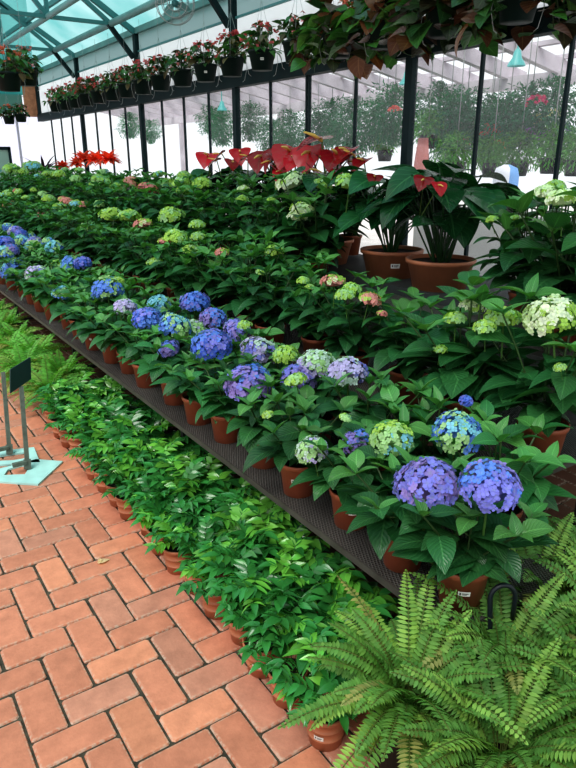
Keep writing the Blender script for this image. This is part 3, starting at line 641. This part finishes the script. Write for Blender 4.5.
def paving():
    r = random.Random(3); mb = MB(); W = .0713 * H
    xc, yc = -.527 * H, 1.121 * H; o = rt * xc + fh * yc
    def brick(u, v, lu, lv):
        x0, y1 = o.x + u * W, o.y - v * W; x1, y0 = x0 + lu * W, y1 - lv * W
        if x1 < -2.6 or x0 > 3.7 or y1 < -.6 or y0 > 14.6: return
        g = .0042; j = lambda: r.uniform(-.0022, .0022)
        xa, xb, ya, yb = x0 + g + j(), x1 - g + j(), y0 + g + j(), y1 - g + j(); z = r.uniform(-.0025, .0015)
        k = r.random(); c = (.50, .185, .108) if k < .65 else ((.43, .18, .115) if k < .85 else (.54, .205, .115)); c = jit(c, r, .12); shade_k = 1 if x1 < 1.25 else .28; mb.col = (c[0] * shade_k, c[1] * shade_k * 1.1, c[2] * shade_k * 1.15)  # shade below the benches, painted into the brick colour
        b = .0045; rings = []
        ch = .004 + r.random() * .007
        for (dx, zz, e) in ((0, -.03, 0), (0, z - .006, .8), (b * .6, z - .001, .55), (b * 2.2, z, 0)):
            ax, bx, ay, by = xa + dx, xb - dx, ya + dx, yb - dx
            rings.append([mb.vert(q + (zz,), (e, 0)) for q in ((ax + ch, ay), (bx - ch, ay), (bx, ay + ch), (bx, by - ch), (bx - ch, by), (ax + ch, by), (ax, by - ch), (ax, ay + ch))])
        for a, q in zip(rings, rings[1:]):
            for i in range(8): mb.face(a[i], a[(i + 1) % 8], q[(i + 1) % 8], q[i])
        mb.face(*rings[-1])
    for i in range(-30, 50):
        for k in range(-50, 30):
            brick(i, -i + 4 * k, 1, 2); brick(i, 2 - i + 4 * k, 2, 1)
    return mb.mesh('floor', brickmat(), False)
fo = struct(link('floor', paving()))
mb = MB(); mb.box(-2.7, 3.8, -.8, 14.7, -.06, -.009); struct(mb.build('ground', plain('joint_sand', (.05, .045, .03), .95, noise=.6, nscale=25, bump=.5)))
mb = MB(); mb.box(3.8, 30, -12, 40, -.08, -.03); struct(mb.build('ground_outside', plain('pale_concrete', (.62, .58, .55), .9, noise=.1, nscale=2)))
# fallen leaf on the bricks
mb = MB(); leaf(mb, V((0, 0, .004)), V((1, .2, .05)), V((0, 0, 1)), .06, .035, (.75, .6, .36), .3, .2, 5); leaf(mb, V((.01, 0, .006)), V((.3, 1, .1)), V((0, 0, 1)), .035, .02, (.72, .55, .3), .3, .2, 4)
o = link('fallen_leaf', mb.mesh('fallen_leaf', M_beg), None, atz(98, 564, .001)); tag(o, 'small pale dry leaf fallen on the brick aisle', 'leaf')

# ------------------------------------------------------------------ sign stand
M_mint = plain('mint_painted_steel', (.36, .62, .58), .5, noise=.12, nscale=12); M_post = plain('weathered_post', (.09, .115, .09), .5, noise=.3, nscale=30); M_sign = plain('dark_green_sign', (.015, .045, .04), .45)
def stand(name, base_px, panel_px, label, plate_px, hole_px, lean):
    b = atz(*base_px, 0); t = empty('sign_stand', b); tag(t, label, 'sign stand', 'sign stands on the brick aisle')
    mb = MB(); P = [atz(*q, .012) - b for q in plate_px]; Q = [atz(*q, .012) - b for q in hole_px]; n = len(P)
    top = [mb.vert(p) for p in P]; tin = [mb.vert(p) for p in Q]; bo = [mb.vert(p - V((0, 0, .011))) for p in P]; bi = [mb.vert(p - V((0, 0, .011))) for p in Q]
    for i in range(n):
        j = (i + 1) % n; mb.face(top[i], top[j], tin[j], tin[i]); mb.face(top[j], top[i], bo[i], bo[j]); mb.face(tin[i], tin[j], bi[j], bi[i])
    mb.build('base_plate', M_mint, t)
    tp = V(lean); mb = MB(); mb.bar((0, 0, .01), tp, .022, .022, (1, 0, 0)); mb.build('post', M_post, t)
    mb = MB(); mb.bar((0, 0, .012), tp * .14, .034, .034, (1, 0, 0)); mb.box(-.075, 0, -.012, .012, .045, .065); mb.build('clamp', M_post, t)
    if panel_px:
        C = [atd(px, py, d) - b for px, py, d in panel_px]; nrm = (C[1] - C[0]).cross(C[3] - C[0]).normalized(); mb = MB(); f = [mb.vert(c) for c in C]; k = [mb.vert(c + nrm * .006) for c in C]
        mb.face(*f); mb.face(*k[::-1])
        for i in range(4): mb.face(f[i], k[i], k[(i + 1) % 4], f[(i + 1) % 4])
        mb.build('sign_panel', M_sign, t)
    return t
bb = atz(28, 471, 0); dd = (bb - V((0, 0, H))).dot(fw)
tp = atd(21, 386, dd - .02) - bb
stand('a', (28, 471), [(10.4, 369.5, dd - .10), (30.6, 357, dd + .02), (31.3, 379, dd + .03), (10.4, 393.5, dd - .09)], 'low grey post with dark green sign panel on mint base plate', [(-8, 481), (38, 484), (63, 461), (36, 459), (-6, 470)], [(4, 475), (25, 474), (30, 466), (22, 465), (8, 469)], tp)
bb2 = atz(10, 456, 0); tp2 = atd(3, 372, (bb2 - V((0, 0, H))).dot(fw)) - bb2
stand('b', (10, 456), None, 'second grey post on mint base plate behind the dark green sign', [(-14, 466), (18, 463), (40, 462), (34, 447), (-10, 452)], [(-6, 461), (14, 460), (26, 458), (24, 452), (-2, 456)], tp2)

# ------------------------------------------------------------------ greenhouse shell
WX = 3.75
def glassmat(name, tint=(.97, .985, .98), haze=.035, hazec=(.9, .88, .95)):
    m, nt, out = newmat(name); L = nt.links.new
    tr = nt.nodes.new('ShaderNodeBsdfTransparent'); tr.inputs[0].default_value = c4(tint); gl = nt.nodes.new('ShaderNodeBsdfGlossy'); gl.inputs['Roughness'].default_value = .05
    m1 = nt.nodes.new('ShaderNodeMixShader'); m1.inputs[0].default_value = .02; L(tr.outputs[0], m1.inputs[1]); L(gl.outputs[0], m1.inputs[2])
    tl = nt.nodes.new('ShaderNodeBsdfTranslucent'); tl.inputs[0].default_value = c4(hazec); m2 = nt.nodes.new('ShaderNodeMixShader'); m2.inputs[0].default_value = haze; L(m1.outputs[0], m2.inputs[1]); L(tl.outputs[0], m2.inputs[2]); L(m2.outputs[0], out.inputs[0]); return m
M_glass = glassmat('dusty_glass'); M_roof = glassmat('teal_roof_sheet', (.22, .56, .54), .5, (.2, .52, .5))
nt = M_roof.node_tree; tr = [n for n in nt.nodes if n.type == 'BSDF_TRANSPARENT'][0]; tc = nt.nodes.new('ShaderNodeTexCoord'); nz = nt.nodes.new('ShaderNodeTexNoise'); nz.inputs['Scale'].default_value = 1.1; nz.inputs['Detail'].default_value = 4
rp = nt.nodes.new('ShaderNodeValToRGB'); rp.color_ramp.elements[0].position = .38; rp.color_ramp.elements[0].color = (.16, .48, .46, 1); rp.color_ramp.elements[1].position = .72; rp.color_ramp.elements[1].color = (.75, .92, .90, 1)
nt.links.new(tc.outputs['Object'], nz.inputs['Vector']); nt.links.new(nz.outputs[0], rp.inputs[0]); nt.links.new(rp.outputs[0], tr.inputs[0])
M_fascia = glassmat('milky_panel', (.90, .95, .94), .6, (.95, .97, .97)); M_fascia2 = glassmat('grey_panel', (.50, .62, .61), .6, (.6, .7, .7)); M_wglass = glassmat('white_glass', (.95, .95, 1), .35, (.95, .93, 1))
ys = [3.93 + .66 * k for k in range(-11, 17)]
for k, (ya, yb) in enumerate(zip(ys, ys[1:])):
    mb = MB(); post = (k - 11) % 4 == 0; w = .036 if post else .010
    mb.box(WX - (.045 if post else .012), WX + .015, ya - w, ya + w, .72, 2.36)
    if k == 13: mb.box(WX - .012, WX + .015, ya + .03, ya + .05, .72, 2.36)
    mb.box(WX - .02, WX + .02, ya + w, yb, .70, .74)
    o = struct(mb.build('window_%d' % (k + 1), M_steel)); MB().box(WX - .003, WX + .003, ya + w, yb - .02, .74, 2.36).build('pane', M_glass, o)
struct(MB().box(WX - .06, WX + .04, -4, 14.6, 2.36, 2.50).build('trim_1', M_steel))
struct(MB().box(WX - .02, WX + .06, -4, 14.6, -.02, .70).build('wall_right', plain('low_wall', (.16, .17, .16), .8, noise=.2)))
struct(MB().box(WX - .003, WX + .003, -4, 14.6, 2.50, 3.01).build('wall_right_lower', M_fascia)); struct(MB().box(WX - .003, WX + .003, -4, 14.6, 3.01, 3.25).build('wall_right_upper', M_fascia2))
struct(MB().box(WX - .03, WX - .004, -4, 14.6, 3.0, 3.02).build('trim_2', M_tdark))
struct(MB().box(WX - .05, WX + .05, -4, 14.6, 3.22, 3.29).build('trim_3', M_tube))
for k in range(-2, 5):
    yy = 3.93 + 2.64 * k; struct(MB().box(WX - .06, WX - .004, yy - .042, yy + .042, 2.5, 3.22).build('column', M_steel))
# roof sheets, purlins and trusses
sl = .62
def roofz(x): return 3.27 + (WX - x) * sl
mb = MB(); a = [mb.vert(q) for q in ((WX + .1, -4, roofz(WX + .1)), (WX + .1, 16, roofz(WX + .1)), (-.6, 16, roofz(-.6)), (-.6, -4, roofz(-.6)))]; mb.face(*a); struct(mb.build('roof', M_roof))
for i, x in enumerate([3.0, 2.2, 1.4, .6, -.2]):
    mb = MB(); mb.bar((x, 0, roofz(x) - .04), (x, 16, roofz(x) - .04), .04, .06); struct(mb.build('roof_purlin', M_tdark))
mb = MB(); mb.tube([(3.39, .3, 3.31), (3.39, 15, 3.31)], .042, 10); struct(mb.build('roof_tube', M_tube, None, True))
mb = MB(); mb.tube([(2.59, 2, 3.31), (2.59, 15, 3.31)], .034, 10); struct(mb.build('roof_tube', M_tube, None, True))
for k in range(-1, 4):
    y = 3.93 + 2.64 * k
    t = empty('roof_truss', (0, y, 0)); struct(t)
    mb = MB(); mb.bar((3.39, 0, 3.31), (-.5, 0, 3.31), .045, .045); mb.build('tie_beam', M_tdark, t)
    mb = MB(); mb.bar((WX - .08, 0, 2.93), (3.36, 0, 3.31), .055, .055); mb.build('brace', M_steel, t)
    mb = MB(); mb.bar((3.39, 0, 3.31), (2.59, 0, roofz(2.59) - .08), .05, .05); mb.build('strut', M_tdark, t)
    mb = MB(); mb.bar((2.59, 0, 3.31), (2.59, 0, roofz(2.59) - .08), .045, .045); mb.build('strut', M_tdark, t)
    mb = MB(); mb.bar((2.59, 0, 3.31), (1.6, 0, roofz(1.6) - .08), .05, .05); mb.build('strut', M_tdark, t)
    mb = MB(); mb.bar((WX, 0, roofz(WX) - .05), (-.5, 0, roofz(-.5) - .05), .05, .07); mb.build('rafter', M_tdark, t)
# circulation fan under the eave
p = atx(176, 4, 3.25); t = empty('circulation_fan', p); tag(t, 'round wire-caged fan hung below the eave above the baskets', 'fan')
hd = V((-.55, -.83, -.1)).normalized(); a = hd.orthogonal().normalized(); b = hd.cross(a)
mb = MB()
for rr, off in ((.19, 0), (.19, .1), (.13, .11), (.07, .115), (.13, -.01), (.07, -.015)):
    mb.tube([hd * off + (a * math.cos(q) + b * math.sin(q)) * rr for q in [2 * PI * i / 24 for i in range(25)]], .005, 5, False)
for i in range(10):
    q = 2 * PI * i / 10; u = a * math.cos(q) + b * math.sin(q); mb.tube([hd * .115 + u * .04, hd * .1 + u * .19, u * .19, hd * -.01 + u * .04], .003, 4)
mb.build('cage', M_wire, t, True)
mb = MB()
for i in range(3):
    q = i * 2.094; u = a * math.cos(q) + b * math.sin(q); leaf(mb, hd * .05 + u * .03, u, hd + a * .3, .14, .09, (1, 1, 1), .2, .1, 4)
mb.build('blade', M_tube, t, True); mb = MB(); mb.tube([hd * -.08, hd * .08], .035, 10); mb.build('motor', M_tdark, t, True)
mb = MB(); mb.tube([V((0, 0, .19)), V((.05, 0, .62))], .012, 6); mb.build('bracket', M_tdark, t)
# end wall
EY = 14.7
mb = MB(); mb.box(-.6, WX, EY, EY + .01, .0, 2.5); struct(mb.build('wall_far', M_wglass))
struct(MB().box(-.6, 3.45, EY - .05, EY + .02, 2.5, 2.85).build('trim_4', plain('green_band', (.10, .24, .20), .6)))
struct(MB().box(3.48, 3.78, EY - .12, EY - .02, 2.45, 3.1).build('trim_5', plain('orange_brick', (.50, .22, .12), .8, noise=.2)))
for i, x in enumerate([3.3, 2.6, 1.9, 1.2]):
    struct(MB().box(x - .02, x + .02, EY - .04, EY, 0, 2.5).build('trim_%d' % (6 + i), plain('pale_mullion', (.5, .48, .55), .6)))
o = MB(); o.box(2.3, 2.36, EY - .1, EY - .04, 0, 1.86); o.box(3.05, 3.1, EY - .1, EY - .04, 0, 1.86); o.box(2.3, 3.1, EY - .1, EY - .04, 1.82, 1.88); o = struct(o.build('door_1', M_steel)); MB().box(2.36, 3.05, EY - .08, EY - .06, .02, 1.82).build('door_panel', plain('pale_green_door', (.30, .45, .38), .5), o)
struct(MB().box(-.6, WX, EY - .03, EY, 2.85, 5.8).build('wall_far_upper', M_roof))

# ------------------------------------------------------------------ outside: pergola, plants
M_perg = plain('weathered_pergola', (.60, .55, .60), .8, noise=.15, nscale=4); M_psheet = glassmat('white_sheet', (.9, .88, .95), .6, (.9, .86, .95))
t = empty('garden_pergola', (0, 0, 0)); tag(t, 'pale slatted pergola roof outside beyond the glass wall', 'pergola')
px0, px1 = 4.9, 7.6
def pz(x): return 3.22 - (x - px0) * .19
for k in range(25):
    y = 1.0 + .74 * k; mb = MB(); mb.bar((px0, y, pz(px0)), (px1 + .3, y, pz(px1 + .3)), .09, .17); mb.build('rafter', M_perg, t)
for k in range(6):
    x = px0 + .25 + k * .5; mb = MB(); mb.bar((x, .5, pz(x) + .12), (x, 19.5, pz(x) + .12), .10, .05); mb.build('slat', M_perg, t)
mb = MB(); mb.bar((px1, .5, pz(px1) - .13), (px1, 19.5, pz(px1) - .13), .1, .16); mb.build('edge_beam', M_perg, t)
for y in (2.4, 7.0, 11.6, 16.2): mb = MB(); mb.bar((px1, y, -.03), (px1, y, pz(px1) - .2), .1, .1); mb.build('column', M_perg, t)
def feather(seed, n=3000, Rx=.44, Rz=.38, c=(.010, .135, .062), lf=.066):
    r = random.Random(seed); mb = MB()
    for i in range(n):
        q = sph(r.uniform(0, 6.28), r.uniform(-1.57, 1.57)); k = r.random() ** .45; k *= 1 + .25 * math.sin(q.x * 7 + seed) * math.sin(q.z * 6)
        p = V((q.x * Rx * k, q.y * Rx * k, q.z * Rz * k)); d = (q + V((r.uniform(-.8, .8), r.uniform(-.8, .8), r.uniform(-1.2, .3))))
        leaf(mb, p, d, V((r.uniform(-1, 1), r.uniform(-1, 1), 1)), lf * r.uniform(.6, 1.3), lf * .3, jit(c, r, .35, .3), .5, .2, 2, 'lance')
    return mb.mesh('feathery_foliage', M_out)
FE = [feather(1200 + i) for i in range(3)]; RO = [feather(1210 + i, 1100, .25, .2, (.06, .24, .05), .06) for i in range(2)]
mb = MB(); mb.tube([(0, 0, 0), (0, 0, .8)], .006, 5); CORD = mb.mesh('cord', M_wire)
hangs = [(556, 108, 6.7), (530, 104, 6.9), (508, 112, 6.7), (490, 122, 6.8), (466, 108, 6.9), (449, 118, 6.7), (440, 100, 7.0), (394, 105, 6.8), (378, 115, 6.9), (352, 120, 6.8), (332, 112, 7.0), (318, 124, 6.8), (290, 122, 6.8), (272, 128, 6.9), (250, 112, 7.0), (222, 118, 6.8), (212, 112, 7.0), (150, 122, 6.9), (130, 116, 6.9)]
for i, (a, b, X) in enumerate(hangs):
    p = atx(a, b + 9, X); t = empty('hanging_fern', p); tag(t, 'dark feathery hanging fern outside the glass, %s from the right edge of view' % nth(i + 1), 'fern', 'feathery ferns hanging outside under the pergola'); link('foliage', FE[i % 3], t, (0, 0, 0), R.uniform(0, 6), (.78 if i > 12 else .92) * R.uniform(.85, 1.15)); link('cord', CORD, t, (0, 0, .2))
for i, (a, b, X, s) in enumerate([(456, 162, 6.4, 1.1), (492, 163, 6.4, .9), (519, 161, 6.4, 1.0), (551, 158, 6.4, 1.0), (487, 148, 7.2, .8), (428, 135, 6.4, .9), (385, 150, 6.9, .8), (576, 160, 6.4, 1)]):
    p = atx(a, b, X); t = empty('round_shrub_basket', p); tag(t, 'rounded green shrub in hanging pot outside, %s in its row' % ['just right of the thick post', 'beneath the red flowers', 'near the blue and white sack', 'below the purple flowers', 'behind the red flowers', 'lime-lit beside the pink cloth', 'left of the thick post', 'at the right edge of view'][i].replace(' in its row', ''), 'shrub', 'rounded shrubs outside the glass'); t['label'] = t['label'].replace(' in its row', '')
    link('foliage', RO[i % 2], t, (0, 0, .1), R.uniform(0, 6), s); link('pot', P_hang, t, (0, 0, -.16)); link('cord', CORD, t, (0, 0, .05), 0, (1, 1, 1.6))
fl_out = [(536, 108, 6.3, (.55, .04, .16), 'deep pink flower ball hanging outside against the dark ferns', 1.0), (489, 140, 6.6, (.65, .08, .06), 'red blossom cluster outside above a rounded shrub', 1.3), (497, 152, 6.6, (.7, .16, .05), 'orange-red blossom cluster outside below the red one', 1.0), (463, 147, 6.7, (.65, .05, .10), 'small red blossom cluster outside right of the thick post', .9), (531, 145, 6.6, (.40, .18, .62), 'purple blossom cluster outside between two rounded shrubs', 1.4), (561, 138, 6.8, (.35, .25, .70), 'violet blossom cluster outside near the right mullion', 1.2), (548, 128, 7.0, (.80, .78, .45), 'pale yellow blossom cluster outside above the purple flowers', 1.6), (395, 114, 6.4, (.65, .12, .10), 'small red blossom outside left of the thick post', .8), (470, 138, 7.2, (.85, .55, .55), 'pale pink blossom cluster outside high right of the thick post', 1.6)]
for i, (a, b, X, c, l, s) in enumerate(fl_out):
    p = atx(a, b, X); mb_ = blossoms(1300 + i, c, 22, .09, .09); o = link('blossom_cluster', mb_, None, p, 0, s); tag(o, l, 'flowers', 'blossoms outside the glass')
M_lamp = plain('teal_enamel', (.10, .52, .50), .35)
for i, (a, b, X) in enumerate([(517, 58, 5.6), (407, 78, 5.6), (222, 106, 5.6)]):
    p = atx(a, b, X); t = empty('bell_lamp', p); tag(t, 'teal bell-shaped pendant lamp under the pergola, ' + ['nearest the right edge', 'left of the thick post', 'far along near the red anthuriums'][i], 'lamp', 'teal bell lamps under the pergola')
    mb = MB(); mb.lathe([(.085, -.07), (.08, -.05), (.045, .0), (.032, .06), (.012, .08), (.001, .085)], 18); mb.build('lamp_shade', M_lamp, t, True); mb = MB(); mb.tube([(0, 0, .08), (0, 0, pz(5.6) - p.z)], .008, 6); mb.build('cord', M_lamp, t)
# pink cloth, blue and white sack outside
p = atx(424, 138, 5.6); mb = MB(); n = 14
for j in range(9):
    for i in range(n):
        a = 2 * PI * i / n; w = .07 + .05 * (j / 8) ** .7; q = w * (1 + .22 * math.cos(3 * a) + .1 * math.sin(5 * a + j)); mb.vert((math.cos(a) * q * .5, math.sin(a) * q, -.1 * j))
for j in range(8):
    for i in range(n): mb.face(j * n + i, j * n + (i + 1) % n, (j + 1) * n + (i + 1) % n, (j + 1) * n + i)
mb.face(*range(n))
o = link('hanging_cloth', mb.mesh('hanging_cloth', plain('pink_cloth', (.75, .36, .34), .8, trans=.4)), None, p); tag(o, 'pale pink gathered cloth hanging outside just right of the thick post', 'cloth')
p = atx(506, 176, 5.2); mb = MB()
prof = [(.03, .10), (.05, .09), (.10, .07), (.13, 0), (.14, -.12), (.15, -.28), (.12, -.31)]
mb.lathe(prof, 16); 
for i, v in enumerate(mb.v): mb.v[i] = (v[0] * .7, v[1] * (1 + .1 * math.sin(v[2] * 17)), v[2])
me = mb.mesh('sack', [plain('white_sack', (.8, .82, .9), .6), plain('blue_sack', (.18, .38, .75), .6)])
for f in me.polygons:
    if math.sin(math.atan2(f.center.y, f.center.x) - .3) < -.55: f.material_index = 1
o = link('plastic_sack', me, None, p); tag(o, 'white and blue plastic sack standing outside behind the glass', 'sack')
mb = MB(); mb.box(p.x - .35, p.x + .35, p.y - 1.2, p.y + .8, -.03, p.z - .31); o = mb.build('garden_counter', plain('white_counter', (.8, .78, .76), .7)); tag(o, 'low white counter outside carrying the blue and white sack', 'counter')

# ------------------------------------------------------------------ light
w = bpy.data.worlds.new('World'); sc.world = w; w.use_nodes = True; nt = w.node_tree; bg = nt.nodes['Background']
bg.inputs[0].default_value = (.93, .95, 1.0, 1); bg.inputs[1].default_value = 1.05
sd = bpy.data.lights.new('sun', 'SUN'); so = bpy.data.objects.new('sun', sd); COL.objects.link(so); sd.energy = 2.4; sd.angle = math.radians(35); sd.color = (1, .97, .92)
so.rotation_euler = V((.45, .25, -.83)).to_track_quat('-Z', 'Y').to_euler()
sc.view_settings.view_transform = 'Standard'; sc.view_settings.look = 'Medium High Contrast'; sc.view_settings.exposure = 0.08
sc.cycles.use_denoising = True; sc.cycles.max_bounces = 8; sc.cycles.transparent_max_bounces = 16; sc.cycles.sample_clamp_indirect = 6
